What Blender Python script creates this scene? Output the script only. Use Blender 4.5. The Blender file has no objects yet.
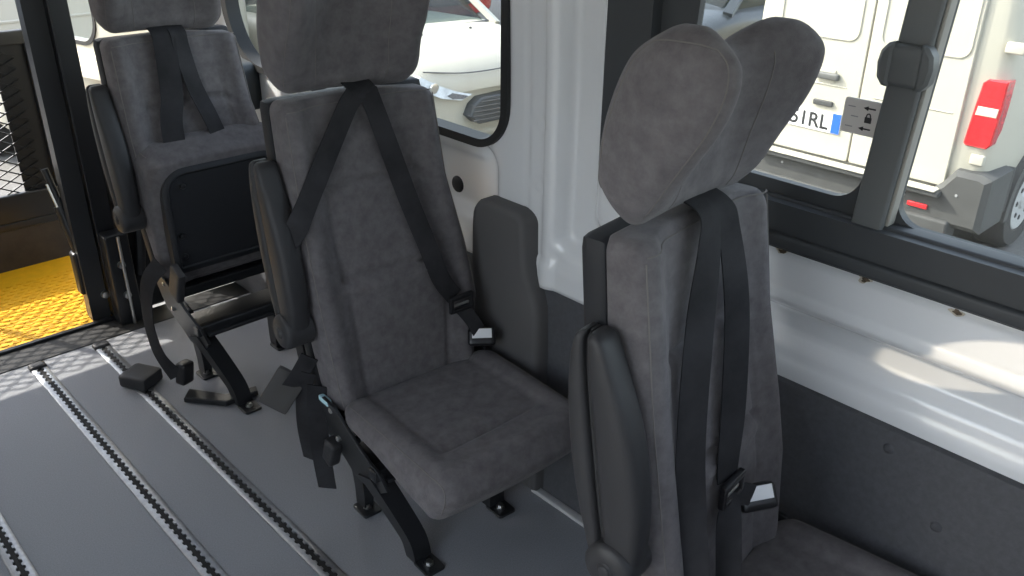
import bpy, math, random
import numpy as np
from mathutils import Vector, Matrix, Euler
random.seed(7); rng = np.random.default_rng(7)
S = bpy.context.scene
COL = S.collection

# ------------------------------------------------------------------ helpers
def ss(a, b, x):
    t = np.clip((np.asarray(x, float) - a) / (b - a), 0, 1)
    return t * t * (3 - 2 * t)

def tag(o, label=None, cat=None, group=None, kind=None):
    if label: o['label'] = label
    if cat: o['category'] = cat
    if group: o['group'] = group
    if kind: o['kind'] = kind
    return o

def empty(name, loc=(0, 0, 0), rz=0, label=None, cat=None, group=None, kind=None):
    o = bpy.data.objects.new(name, None); COL.objects.link(o)
    o.empty_display_size = .05
    o.location = loc; o.rotation_euler = (0, 0, rz)
    return tag(o, label, cat, group, kind)

class MB:
    """collects shapes that become ONE mesh object"""
    def __init__(s): s.v = []; s.f = []; s.m = []
    def add(s, v, f, mi=0):
        b = len(s.v); s.v += [tuple(map(float, p)) for p in v]
        s.f += [tuple(b + i for i in q) for q in f]; s.m += [mi] * len(f); return s
    def build(s, name, mats, parent=None, angle=40, smooth=True):
        me = bpy.data.meshes.new(name); me.from_pydata(s.v, [], s.f); me.validate()
        if not isinstance(mats, (list, tuple)): mats = [mats]
        for m in mats: me.materials.append(m)
        me.polygons.foreach_set('material_index', s.m[:len(me.polygons)])
        import bmesh
        bm = bmesh.new(); bm.from_mesh(me); bmesh.ops.recalc_face_normals(bm, faces=bm.faces); bm.to_mesh(me); bm.free()
        if smooth:
            me.shade_smooth(); me.set_sharp_from_angle(angle=math.radians(angle))
        o = bpy.data.objects.new(name, me); COL.objects.link(o)
        if parent: o.parent = parent
        return o

def rbox(h, r, n, fn=None):
    """rounded box of half-size h, corner radius r, n cells per axis; fn deforms an (N,3) array"""
    hx, hy, hz = h; nx, ny, nz = n
    idx = {}; V = []; F = []
    def ax(k, nn, hh, rr):
        # denser near the rounded ends
        lin = -1 + 2 * k / nn
        return math.copysign(abs(lin) ** .8, lin) * hh if nn > 5 else lin * hh
    def vid(i, j, k):
        key = (i, j, k)
        if key not in idx:
            idx[key] = len(V); V.append((ax(i, nx, hx, r), ax(j, ny, hy, r), ax(k, nz, hz, r)))
        return idx[key]
    for i in range(nx):
        for j in range(ny):
            F.append((vid(i, j, 0), vid(i, j + 1, 0), vid(i + 1, j + 1, 0), vid(i + 1, j, 0)))
            F.append((vid(i, j, nz), vid(i + 1, j, nz), vid(i + 1, j + 1, nz), vid(i, j + 1, nz)))
    for i in range(nx):
        for k in range(nz):
            F.append((vid(i, 0, k), vid(i + 1, 0, k), vid(i + 1, 0, k + 1), vid(i, 0, k + 1)))
            F.append((vid(i, ny, k), vid(i, ny, k + 1), vid(i + 1, ny, k + 1), vid(i + 1, ny, k)))
    for j in range(ny):
        for k in range(nz):
            F.append((vid(0, j, k), vid(0, j, k + 1), vid(0, j + 1, k + 1), vid(0, j + 1, k)))
            F.append((vid(nx, j, k), vid(nx, j + 1, k), vid(nx, j + 1, k + 1), vid(nx, j, k + 1)))
    P = rnd(np.array(V), h, r)
    if fn: P = fn(P)
    return P, F

def rnd(P, h, r):
    H = np.array(h); q = np.clip(P, -(H - r), H - r); d = P - q
    L = np.linalg.norm(d, axis=1, keepdims=True); L[L < 1e-9] = 1
    out = q + d / L * r
    inside = (np.abs(P - q).max(axis=1) < 1e-9)
    out[inside] = P[inside]
    return out

def xf(P, M):
    P = np.asarray(P, float); A = np.array(M)
    return P @ A[:3, :3].T + A[:3, 3]

def TR(loc=(0, 0, 0), rot=(0, 0, 0)):
    return Matrix.Translation(loc) @ Euler(rot).to_matrix().to_4x4()

def box(a, b, bev=0.0):
    a = np.array(a, float); b = np.array(b, float); lo = np.minimum(a, b); hi = np.maximum(a, b)
    c = (lo + hi) / 2; h = (hi - lo) / 2; r = min(bev, h.min() * .98)
    if r <= 0:
        V = [(x, y, z) for x in (lo[0], hi[0]) for y in (lo[1], hi[1]) for z in (lo[2], hi[2])]
        return V, [(0, 1, 3, 2), (4, 6, 7, 5), (0, 4, 5, 1), (2, 3, 7, 6), (0, 2, 6, 4), (1, 5, 7, 3)]
    # chamfered/rounded box with explicit rings
    t = [-1.0, None, None, 1.0]
    def axis(hh): 
        k = hh - r
        return [-hh, -k - r * .3, -k, k, k + r * .3, hh]
    A = [axis(hh) for hh in h]
    P, F = [], []
    n = 5; idx = {}
    def vid(i, j, k):
        key = (i, j, k)
        if key not in idx:
            idx[key] = len(P); P.append((A[0][i], A[1][j], A[2][k]))
        return idx[key]
    for i in range(n):
        for j in range(n):
            F += [(vid(i, j, 0), vid(i, j + 1, 0), vid(i + 1, j + 1, 0), vid(i + 1, j, 0)), (vid(i, j, n), vid(i + 1, j, n), vid(i + 1, j + 1, n), vid(i, j + 1, n)),
                  (vid(i, 0, j), vid(i + 1, 0, j), vid(i + 1, 0, j + 1), vid(i, 0, j + 1)), (vid(i, n, j), vid(i, n, j + 1), vid(i + 1, n, j + 1), vid(i + 1, n, j)),
                  (vid(0, i, j), vid(0, i, j + 1), vid(0, i + 1, j + 1), vid(0, i + 1, j)), (vid(n, i, j), vid(n, i + 1, j), vid(n, i + 1, j + 1), vid(n, i, j + 1))]
    Q = rnd(np.array(P), h, r)
    return Q + c, F

def tube(pts, r, n=8, closed=False):
    P = [Vector(p) for p in pts]; N = len(P); V = []; F = []
    rr = r if hasattr(r, '__len__') else [r] * N
    up = None
    for i in range(N):
        if closed: d = (P[(i + 1) % N] - P[i - 1]).normalized()
        else: d = (P[min(i + 1, N - 1)] - P[max(i - 1, 0)]).normalized()
        if up is None:
            up = d.orthogonal().normalized()
        up = (up - d * up.dot(d)).normalized(); s = d.cross(up)
        for k in range(n):
            a = 2 * math.pi * k / n
            V.append(P[i] + (up * math.cos(a) + s * math.sin(a)) * rr[i])
    for i in range(N if closed else N - 1):
        j = (i + 1) % N
        for k in range(n):
            F.append((i * n + k, i * n + (k + 1) % n, j * n + (k + 1) % n, j * n + k))
    if not closed:
        F.append(tuple(range(n))[::-1]); F.append(tuple((N - 1) * n + k for k in range(n)))
    return V, F

def smooth_path(pts, m=8):
    P = np.array(pts, float); out = []
    for i in range(len(P) - 1):
        p0 = P[max(i - 1, 0)]; p1 = P[i]; p2 = P[i + 1]; p3 = P[min(i + 2, len(P) - 1)]
        for k in range(m):
            t = k / m
            out.append(.5 * ((2 * p1) + (-p0 + p2) * t + (2 * p0 - 5 * p1 + 4 * p2 - p3) * t ** 2 + (-p0 + 3 * p1 - 3 * p2 + p3) * t ** 3))
    out.append(P[-1]); return np.array(out)

def strap(pts, side, w=.046, t=.0022, m=8):
    """webbing: path, side = width direction (one vector or one per control point)"""
    P = smooth_path(pts, m)
    side = np.array(side, float)
    Sd = np.repeat(side[None], len(P), 0) if side.ndim == 1 else smooth_path(side, m)
    V = []; F = []
    for i in range(len(P)):
        d = P[min(i + 1, len(P) - 1)] - P[max(i - 1, 0)]; d /= np.linalg.norm(d)
        s = Sd[i] - d * Sd[i].dot(d); s /= np.linalg.norm(s); n = np.cross(d, s)
        for a in (-1, -.5, 0, .5, 1): V.append(P[i] + s * w / 2 * a + n * t * (.5 + .25 * (1 - a * a)))
        for a in (1, .5, 0, -.5, -1): V.append(P[i] + s * w / 2 * a - n * t * .5)
    for i in range(len(P) - 1):
        for k in range(10): F.append((i * 10 + k, i * 10 + (k + 1) % 10, (i + 1) * 10 + (k + 1) % 10, (i + 1) * 10 + k))
    F.append(tuple(range(10))[::-1]); F.append(tuple((len(P) - 1) * 10 + k for k in range(10)))
    return V, F

def prism(poly, a, b, axis='x', bev=0):
    """2-D outline extruded along an axis; axis x -> poly is (y,z); y -> (x,z); z -> (x,y)"""
    def p3(p, t):
        return {'x': (t, p[0], p[1]), 'y': (p[0], t, p[1]), 'z': (p[0], p[1], t)}[axis]
    n = len(poly); rings = []
    if bev:
        c = np.mean(poly, axis=0); Q = offset(poly, -bev)
        sg = 1 if b > a else -1
        rings = [(Q, a), (poly, a + bev * sg), (poly, b - bev * sg), (Q, b)]
    else: rings = [(poly, a), (poly, b)]
    V = [p3(p, t) for ring, t in rings for p in ring]; F = []
    for i in range(len(rings) - 1):
        for k in range(n): F.append((i * n + k, i * n + (k + 1) % n, (i + 1) * n + (k + 1) % n, (i + 1) * n + k))
    F.append(tuple(range(n))[::-1]); F.append(tuple((len(rings) - 1) * n + k for k in range(n)))
    return V, F

def offset(poly, d):
    P = np.array(poly, float); n = len(P); A = sum(P[i][0] * P[(i + 1) % n][1] - P[(i + 1) % n][0] * P[i][1] for i in range(n))
    sg = 1 if A > 0 else -1; out = []
    for i in range(n):
        e1 = P[i] - P[i - 1]; e2 = P[(i + 1) % n] - P[i]
        e1 = e1 / (np.linalg.norm(e1) + 1e-9); e2 = e2 / (np.linalg.norm(e2) + 1e-9)
        n1 = np.array([e1[1], -e1[0]]) * sg; n2 = np.array([e2[1], -e2[0]]) * sg
        m = n1 + n2; m = m / max(np.linalg.norm(m) ** 2 / 2, .4)
        out.append(P[i] + m * d)
    return [tuple(p) for p in out]

def rrect(y0, y1, z0, z1, r, n=8):
    """rounded rectangle outline; r is one radius or (bl, br, tr, tl)"""
    r = r if hasattr(r, '__len__') else (r,) * 4
    P = []
    for (cy, cz, a0, rr) in ((y0 + r[0], z0 + r[0], 180, r[0]), (y1 - r[1], z0 + r[1], 270, r[1]), (y1 - r[2], z1 - r[2], 0, r[2]), (y0 + r[3], z1 - r[3], 90, r[3])):
        for k in range(n + 1):
            a = math.radians(a0 + 90 * k / n); P.append((cy + rr * math.cos(a), cz + rr * math.sin(a)))
    return P

def ring(outer, inner, x0, x1, fn=None):
    """frame between two outlines with equal vertex counts, thickness x0..x1 along x"""
    n = len(outer); V = []; F = []
    for P, x in ((outer, x0), (inner, x0), (inner, x1), (outer, x1)):
        V += [(x, p[0], p[1]) for p in P]
    for a in range(4):
        b = (a + 1) % 4
        for k in range(n): F.append((a * n + k, a * n + (k + 1) % n, b * n + (k + 1) % n, b * n + k))
    if fn: V = [fn(p) for p in V]
    return V, F

def lathe(prof, n=24, M=None):
    """profile (r, h) turned about local z"""
    V = []; F = []
    for (r, h) in prof:
        for k in range(n):
            a = 2 * math.pi * k / n; V.append((r * math.cos(a), r * math.sin(a), h))
    for i in range(len(prof) - 1):
        for k in range(n): F.append((i * n + k, i * n + (k + 1) % n, (i + 1) * n + (k + 1) % n, (i + 1) * n + k))
    F.append(tuple(range(n))[::-1]); F.append(tuple((len(prof) - 1) * n + k for k in range(n)))
    if M is not None: V = xf(V, M)
    return V, F

RX = lambda: Euler((0, math.radians(-90), 0))   # local z -> -x
def axle(loc, direction='-x'):
    e = {'-x': (0, math.radians(-90), 0), '+x': (0, math.radians(90), 0), '-y': (math.radians(90), 0, 0), '+y': (math.radians(-90), 0, 0), '+z': (0, 0, 0)}[direction]
    return TR(loc, e)

def loft(sections, close_ends=True):
    n = len(sections[0]); V = [p for s in sections for p in s]; F = []
    for i in range(len(sections) - 1):
        for k in range(n): F.append((i * n + k, i * n + (k + 1) % n, (i + 1) * n + (k + 1) % n, (i + 1) * n + k))
    if close_ends:
        F.append(tuple(range(n))[::-1]); F.append(tuple((len(sections) - 1) * n + k for k in range(n)))
    return V, F

# ------------------------------------------------------------------ materials
def lin(c):
    return tuple(((x / 255) / 12.92 if x / 255 <= .04045 else ((x / 255 + .055) / 1.055) ** 2.4) for x in c)

def mat(name, col, rough=.5, metal=0, noise=0, scale=40, bump=0, bscale=200, coat=0, spec=.5, sheen=0, col2=None, stretch=None, emis=None):
    m = bpy.data.materials.new(name); m.use_nodes = True; nt = m.node_tree; N = nt.nodes; L = nt.links
    b = N['Principled BSDF']
    b.inputs['Base Color'].default_value = (*col, 1); b.inputs['Roughness'].default_value = rough
    b.inputs['Metallic'].default_value = metal; b.inputs['Specular IOR Level'].default_value = spec
    b.inputs['Coat Weight'].default_value = coat; b.inputs['Coat Roughness'].default_value = .08
    b.inputs['Sheen Weight'].default_value = sheen; b.inputs['Sheen Roughness'].default_value = .5
    tc = N.new('ShaderNodeTexCoord')
    src = tc.outputs['Object']
    if stretch:
        mp = N.new('ShaderNodeMapping'); mp.inputs['Scale'].default_value = stretch; L.new(src, mp.inputs['Vector']); src = mp.outputs['Vector']
    if noise or col2:
        nz = N.new('ShaderNodeTexNoise'); nz.inputs['Scale'].default_value = scale; nz.inputs['Detail'].default_value = 6; nz.inputs['Roughness'].default_value = .65
        L.new(src, nz.inputs['Vector'])
        rp = N.new('ShaderNodeValToRGB'); c2 = col2 or tuple(min(1, c * (1 + noise)) for c in col)
        c1 = col if col2 else tuple(c * (1 - noise) for c in col)
        rp.color_ramp.elements[0].position = .32; rp.color_ramp.elements[1].position = .68
        rp.color_ramp.elements[0].color = (*c1, 1); rp.color_ramp.elements[1].color = (*c2, 1)
        L.new(nz.outputs['Fac'], rp.inputs['Fac']); L.new(rp.outputs['Color'], b.inputs['Base Color'])
    if bump:
        n2 = N.new('ShaderNodeTexNoise'); n2.inputs['Scale'].default_value = bscale; n2.inputs['Detail'].default_value = 3
        L.new(src, n2.inputs['Vector'])
        bp = N.new('ShaderNodeBump'); bp.inputs['Strength'].default_value = bump; bp.inputs['Distance'].default_value = .002
        L.new(n2.outputs['Fac'], bp.inputs['Height']); L.new(bp.outputs['Normal'], b.inputs['Normal'])
    return m

def glass_mat(name, tint=(.93, .95, .94), dust=.03, gloss=.06):
    m = bpy.data.materials.new(name); m.use_nodes = True; nt = m.node_tree; N = nt.nodes; L = nt.links
    N.remove(N['Principled BSDF']); out = N['Material Output']
    t = N.new('ShaderNodeBsdfTransparent'); t.inputs['Color'].default_value = (*tint, 1)
    g = N.new('ShaderNodeBsdfGlossy'); g.inputs['Roughness'].default_value = .03
    d = N.new('ShaderNodeBsdfDiffuse'); d.inputs['Color'].default_value = (.62, .6, .55, 1)
    a = N.new('ShaderNodeMixShader'); b = N.new('ShaderNodeMixShader')
    fr = N.new('ShaderNodeFresnel'); fr.inputs['IOR'].default_value = 1.3
    geo = N.new('ShaderNodeNewGeometry'); inv = N.new('ShaderNodeMath'); inv.operation = 'SUBTRACT'; inv.inputs[0].default_value = 1
    L.new(geo.outputs['Backfacing'], inv.inputs[1]); mu = N.new('ShaderNodeMath'); mu.operation = 'MULTIPLY'
    L.new(fr.outputs['Fac'], mu.inputs[0]); L.new(inv.outputs[0], mu.inputs[1]); L.new(mu.outputs[0], a.inputs['Fac'])
    L.new(t.outputs[0], a.inputs[1]); L.new(g.outputs[0], a.inputs[2])
    tc = N.new('ShaderNodeTexCoord'); nz = N.new('ShaderNodeTexNoise'); nz.inputs['Scale'].default_value = 30; nz.inputs['Detail'].default_value = 5
    L.new(tc.outputs['Object'], nz.inputs['Vector'])
    mr = N.new('ShaderNodeMapRange'); mr.inputs['To Min'].default_value = dust * .6; mr.inputs['To Max'].default_value = dust * 1.4
    L.new(nz.outputs['Fac'], mr.inputs['Value']); L.new(mr.outputs['Result'], b.inputs['Fac'])
    L.new(a.outputs[0], b.inputs[1]); L.new(d.outputs[0], b.inputs[2]); L.new(b.outputs[0], out.inputs['Surface'])
    return m

FAB = mat('seat_suede', (.098, .091, .096), .92, noise=0, scale=38, col2=(.150, .141, .146), bump=.35, bscale=900, spec=.15, sheen=.12)
SEAM = mat('seat_seam', (.16, .15, .145), .9, spec=.1)
BLK = mat('black_plastic', (.028, .028, .030), .48, bump=.25, bscale=700, spec=.4)
BLKS = mat('black_shell', (.016, .017, .02), .55, bump=.2, bscale=500, spec=.35)
BLKM = mat('black_painted_steel', (.014, .015, .017), .38, bump=.1, bscale=300, spec=.5)
WEB = mat('belt_webbing', (.030, .030, .033), .8, noise=.35, scale=8, stretch=(1, 1, 1), bump=.5, bscale=1400, spec=.15)
BUCK = mat('buckle_plastic', (.012, .012, .014), .35)
CHR = mat('zinc_steel', (.62, .62, .6), .3, metal=1)
ALU = mat('track_aluminium', (.36, .37, .38), .45, metal=1, noise=.15, scale=60)
HOLE = mat('track_slot', (.012, .012, .012), .8)
WHT = mat('white_paint', (.74, .755, .77), .22, noise=.02, scale=3, coat=.5, spec=.5)
LINER = mat('grey_liner', (.072, .074, .082), .62, noise=.12, scale=90, bump=.35, bscale=900, spec=.3)
COVER = mat('pillar_cover_plastic', (.10, .097, .098), .6, bump=.3, bscale=900, spec=.3)
FLOOR = mat('floor_vinyl', (.205, .212, .230), .5, col2=(.280, .288, .308), scale=300, bump=.2, bscale=700, spec=.35)
SILL = mat('floor_sill_black', (.018, .018, .018), .6)
RUB = mat('window_rubber', (.014, .015, .016), .6)
FRAME = mat('window_frame_black', (.046, .050, .054), .5, spec=.4)
MULL = mat('mullion_grey', (.115, .122, .122), .5)
GLS = glass_mat('window_glass', dust=.035)
GLD = glass_mat('car_glass', (.42, .47, .46), .02)
YEL = mat('platform_yellow', (.80, .42, .006), .5, noise=.08, scale=25)
BROWN = mat('lift_plate_brown', (.035, .028, .022), .7, noise=.3, scale=20)
CREAM = mat('rear_door_cream', (.62, .60, .50), .35, coat=.3)
VANW = mat('van_white', (.47, .445, .37), .4, coat=.15)
VANP = mat('van_bumper', (.058, .059, .058), .65, noise=.15, scale=12)
TYRE = mat('tyre', (.03, .03, .03), .85)
REDL = mat('lamp_red', (.62, .012, .018), .18, noise=.25, scale=30, coat=1)
LAMPC = mat('lamp_clear', (.62, .52, .42), .15, noise=.2, scale=40, coat=1)
PLATE = mat('plate_white', (.78, .78, .76), .4)
BLUE = mat('plate_blue', (.02, .12, .62), .4)
INK = mat('ink_black', (.02, .02, .022), .6)
INKG = mat('ink_grey', (.30, .30, .30), .5)
STK = mat('sticker_grey', (.70, .67, .64), .55)
WHL = mat('label_white', (.75, .76, .78), .5)
BLU2 = mat('label_pale_blue', (.45, .68, .75), .5)
ORG = mat('amber_reflector', (.75, .28, .02), .3)
REDC = mat('red_paint', (.40, .02, .025), .25, coat=1)
NAVY = mat('slate_blue_paint', (.035, .043, .050), .3, coat=.35)
DKC = mat('dark_grey_paint', (.06, .065, .07), .22, coat=1)
ASPH = mat('asphalt', (.15, .146, .138), .9, noise=.25, scale=40, bump=.4, bscale=120)
SHUT = mat('roller_shutter', (.62, .64, .66), .5)
HEADL = mat('headlight_clear', (.55, .57, .58), .1, coat=1, noise=.3, scale=12)
HDK = mat('headlight_dark', (.10, .10, .105), .25)
GREEN = mat('hedge_green', (.22, .25, .05), .8, noise=.5, scale=20)
CEIL = mat('headliner', (.62, .62, .60), .9)
RUST = mat('dirty_hole', (.10, .075, .05), .9, noise=.6, scale=80)
SCUFF = mat('putty_tan', (.46, .42, .34), .9, noise=.3, scale=90)

# ------------------------------------------------------------------ setting
XW = 1.33
def wall_x(y, z):
    """inner face of the pressed steel side: beads, gutter, recess, grooves"""
    y = np.asarray(y, float); z = np.asarray(z, float)
    x = np.full(np.broadcast(y, z).shape, XW)
    # gutter: vertical channel beside the pillar that sweeps into the horizontal recess below the front window
    def sd_box(cy, cz, hy, hz, r):
        qy = np.abs(y - cy) - hy + r; qz = np.abs(z - cz) - hz + r
        return np.hypot(np.maximum(qy, 0), np.maximum(qz, 0)) + np.minimum(np.maximum(qy, qz), 0) - r
    dh = sd_box(-.4, .735, 1.56, .042, .03)
    dv = sd_box(1.20, 1.40, .055, .70, .05)
    k = .06; hmix = np.clip(.5 + .5 * (dv - dh) / k, 0, 1)
    d = dv * (1 - hmix) + dh * hmix - k * hmix * (1 - hmix)
    x += .034 * ss(.014, -.022, d)
    x += .022 * ss(.79, .66, z) * ss(1.10, 1.00, y)
    # second, shallower step above the recess
    x += .010 * ss(.785, .80, z) * ss(.885, .87, z) * ss(1.08, 1.03, y)
    # top flange returns inwards below the window
    x -= .012 * ss(.885, .90, z) * ss(1.12, 1.05, y)
    # flange above the liner
    x -= .008 * ss(.668, .655, z)
    # recess below the rear window
    d2 = sd_box(1.95, .795, .50, .105, .07)
    x += .028 * ss(.012, -.03, d2)
    d3 = sd_box(1.95, .86, .44, .012, .012)
    x -= .010 * ss(.006, -.008, d3)
    # pillar groove + rib
    x += .006 * np.exp(-((y - 1.352) / .004) ** 2)
    x -= .010 * ss(1.30, 1.28, y) * ss(1.245, 1.27, y)
    # small spot-weld dimples on the pillar
    for (cy, cz, rr) in ((1.315, .98, .016), (1.315, .835, .016), (1.245, .70, .02)):
        rr2 = np.hypot(y - cy, z - cz); x += .004 * np.exp(-((rr2 - rr) / .005) ** 2)
    # shell leans in a little above the sill
    x -= .03 * ss(1.0, 1.9, z)
    return x

def sd_rr(y, z, y0, y1, z0, z1, r):
    cy, cz = (y0 + y1) / 2, (z0 + z1) / 2
    qy = np.abs(y - cy) - (y1 - y0) / 2 + r; qz = np.abs(z - cz) - (z1 - z0) / 2 + r
    return np.hypot(np.maximum(qy, 0), np.maximum(qz, 0)) + np.minimum(np.maximum(qy, qz), 0) - r

W1 = (-1.0, 1.11, .90, 1.62)       # big side window
W2 = (1.412, 2.746, .888, 1.628)       # rear quarter window
def build_wall():
    ys = np.arange(-1.4, 3.121, .010); zs = np.arange(.60, 1.951, .010)
    Y, Z = np.meshgrid(ys, zs, indexing='ij')
    s1 = sd_rr(Y, Z, *W1, .05); s2 = np.where(Y < 2.1, sd_rr(Y, Z, *W2, .122), sd_rr(Y, Z, *W2, .19))
    # snap near-boundary vertices onto the outlines
    X = wall_x(Y, Z)
    hole = (np.minimum(s1, s2) < -.008)
    ny, nz = Y.shape; idx = -np.ones((ny, nz), int); V = []; F = []
    def vid(i, j):
        if idx[i, j] < 0:
            idx[i, j] = len(V); V.append((X[i, j], Y[i, j], Z[i, j]))
        return idx[i, j]
    for i in range(ny - 1):
        for j in range(nz - 1):
            if hole[i:i + 2, j:j + 2].any(): continue
            F.append((vid(i, j), vid(i, j + 1), vid(i + 1, j + 1), vid(i + 1, j)))
    m = MB().add(V, F)
    o = m.build('wall_right', WHT, angle=80)
    sol = o.modifiers.new('thickness', 'SOLIDIFY'); sol.thickness = .012; sol.offset = 0
    return tag(o, kind='structure')
wall = build_wall()
# normals of the grid must look into the van: solidify makes both sides real

m = MB()
m.add(*prism([(1.318, 0), (1.318, .622), (1.322, .628), (1.345, .628), (1.345, 0)], -1.4, 3.10, 'y'))
m.build('trim_1', LINER).__setitem__('kind', 'structure')
m = MB().add(*box((1.296, -1.2, 0), (1.3185, 1.285, .012), .004))
m.build('trim_2', mat('floor_edge_strip', (.50, .50, .50), .4)).__setitem__('kind', 'structure')

fl = MB().add(*box((-.55, -1.5, -.04), (1.36, 2.845, 0)))
tag(fl.build('floor', FLOOR, angle=30), kind='structure')
sl = MB().add(*box((-.55, 2.845, -.04), (1.36, 2.965, .003), .002))
tag(sl.build('trim_3', SILL), kind='structure')
ce = MB().add(*box((-.60, -1.2, 1.93), (1.40, 3.10, 1.97)))
tag(ce.build('ceiling', CEIL), kind='structure')
# unseen opposite side, openings shaped to admit daylight: behind the open sliding door, with its own window opening
lw = MB()
for a, b in (((-.60, 1.18, 0), (-.54, 3.1, 1.95)), ((-.60, -1.3, 1.75), (-.54, 1.18, 1.95)), ((-.60, -1.3, 0), (-.54, .25, .95)), ((-.60, .10, .95), (-.54, .25, 1.75)), ((-.60, -1.3, 1.55), (-.54, .10, 1.75)), ((-.60, -.45, .95), (-.54, .10, 1.55))):
    lw.add(*box(a, b))
tag(lw.build('wall_left', WHT), kind='structure')
wf = MB()  # unseen front wall, added to cut daylight coming from ahead
for a, b in (((-.60, -1.42, 0), (1.40, -1.36, 1.24)), ((-.60, -1.42, 1.70), (1.40, -1.36, 1.95)), ((1.25, -1.42, 1.02), (1.40, -1.36, 1.70)), ((-.60, -1.42, 1.02), (-.50, -1.36, 1.70))): wf.add(*box(a, b))
tag(wf.build('wall_front', LINER), kind='structure')
# rear corner post on the window side
rp = MB().add(*box((1.20, 2.98, 0), (1.36, 3.12, 1.95), .03))
tag(rp.build('trim_4', CREAM), kind='structure')

# windows -------------------------------------------------------------
def shear(p, k=-.058, z0=.98): return (p[0], p[1] + (p[2] - z0) * k, p[2])
def sh(vf): return [shear(p) for p in vf[0]], vf[1]
w1 = empty('window_1', (1.35, .55, .9), kind='structure')
def wl(o, par):  # keep world coordinates for a child of a moved empty
    o.matrix_parent_inverse = Matrix.Translation(par.location).inverted(); return o
R = rrect
m = MB()
m.add(*ring(R(-1.02, 1.128, .888, 1.64, .05), R(-.96, 1.02, .970, 1.58, .04), 1.312, 1.372))
m.add(*box((1.300, -1.0, .893), (1.335, 1.10, .918), .006))
m.add(*box((1.314, -1.0, .928), (1.345, 1.08, .950), .004))
m.add(*box((1.330, -1.0, .953), (1.37, 1.06, .975), .006))
wl(m.build('outer_frame', FRAME, w1), w1)
# sliding sash (far) and fixed sash (near)
wl(MB().add(*ring(R(.530, 1.075, .962, 1.60, .02), R(.592, .955, .999, 1.56, .045), 1.340, 1.356, shear)).build('sliding_sash', FRAME, w1), w1)
wl(MB().add(*ring(R(-.98, .575, .955, 1.60, .02), R(-.95, .533, .974, 1.57, .045), 1.358, 1.376, shear)).build('fixed_sash', FRAME, w1), w1)
wl(MB().add(*sh(box((1.322, .534, .955), (1.3425, .586, 1.62), .005))).build('mullion', MULL, w1), w1)
wl(MB().add(*sh(box((1.333, .5285, .975), (1.357, .5345, 1.60), .002))).build('seal_lip', mat('seal_lip', (.30, .29, .26), .5), w1), w1)
for (y0, y1, xx) in ((.575, 1.0, 1.346), (-.965, .55, 1.366)):
    V, F = prism(R(y0, y1, .965, 1.59, .03), xx, xx + .004, 'x'); V = [shear(p) for p in V]
    wl(MB().add(V, F).build('pane', GLS, w1), w1)
# latch gripped on both sides of the mullion
m = MB()
for sgn in (1, -1):
    P = [(0, -.034), (.010 * sgn, -.033), (.019 * sgn, -.022), (.022 * sgn, 0), (.019 * sgn, .018), (.010 * sgn, .030), (0, .033)]
    P = [(.546 + a + sgn * .020, 1.232 + b) for a, b in P]
    m.add(*prism(P, 1.306, 1.335, 'x', .005))
m.add(*box((1.309, .521, 1.200), (1.330, .572, 1.262), .008))
wl(m.build('latch', MULL, w1), w1)
# pictogram sticker on the sliding pane
SX = 1.3425
st = MB().add(*prism(R(.581, .642, 1.108, 1.164, .004, 3), SX, 1.3462, 'x'))
sticker = wl(st.build('sticker', STK, w1), w1)
ik = MB()
def arrow(y, z, L=.015):
    # shaft and head; the head points to larger y (left as seen from inside)
    ik.add(*box((SX - .001, y - L / 2, z - .0011), (SX + .0004, y + L / 2, z + .0011)))
    ik.add(*prism([(y + L / 2 + .005, z), (y + L / 2 - .003, z + .0036), (y + L / 2 - .003, z - .0036)], SX - .001, SX + .0004, 'x'))
arrow(.597, 1.152); arrow(.600, 1.119)
ik.add(*box((SX - .001, .5935, 1.129), (SX + .0004, .6045, 1.138)))
ik.add(*tube([(SX - .0004, .599 + .0036 * math.cos(a), 1.138 + .006 * math.sin(a)) for a in np.linspace(0, math.pi, 9)], .0010, 5))
for (yy, zz) in ((.629, 1.151), (.622, 1.136), (.629, 1.119)):
    ik.add(*box((SX - .0008, yy - .006, zz - .0007), (SX + .0004, yy + .006, zz + .0007), 0), 1)
ik.build('pictogram', [INK, mat('faint_ink', (.33, .32, .33), .6)], sticker)


w2 = empty('window_2', (1.35, 2.1, .9), kind='structure')
RR2 = (.12, .16, .10, .10)
m = MB()
m.add(*ring(R(1.407, 2.760, .885, 1.635, tuple(r + .015 for r in (.10, .20, .10, .10)), 12), R(1.428, 2.725, .906, 1.605, (.085, .185, .09, .09), 12), 1.312, 1.358))
wl(m.build('rubber_seal', RUB, w2), w2)
wl(MB().add(*prism(R(1.43, 2.74, .90, 1.62, (.09, .19, .09, .09), 12), 1.352, 1.356, 'x')).build('pane', GLS, w2), w2)

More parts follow.
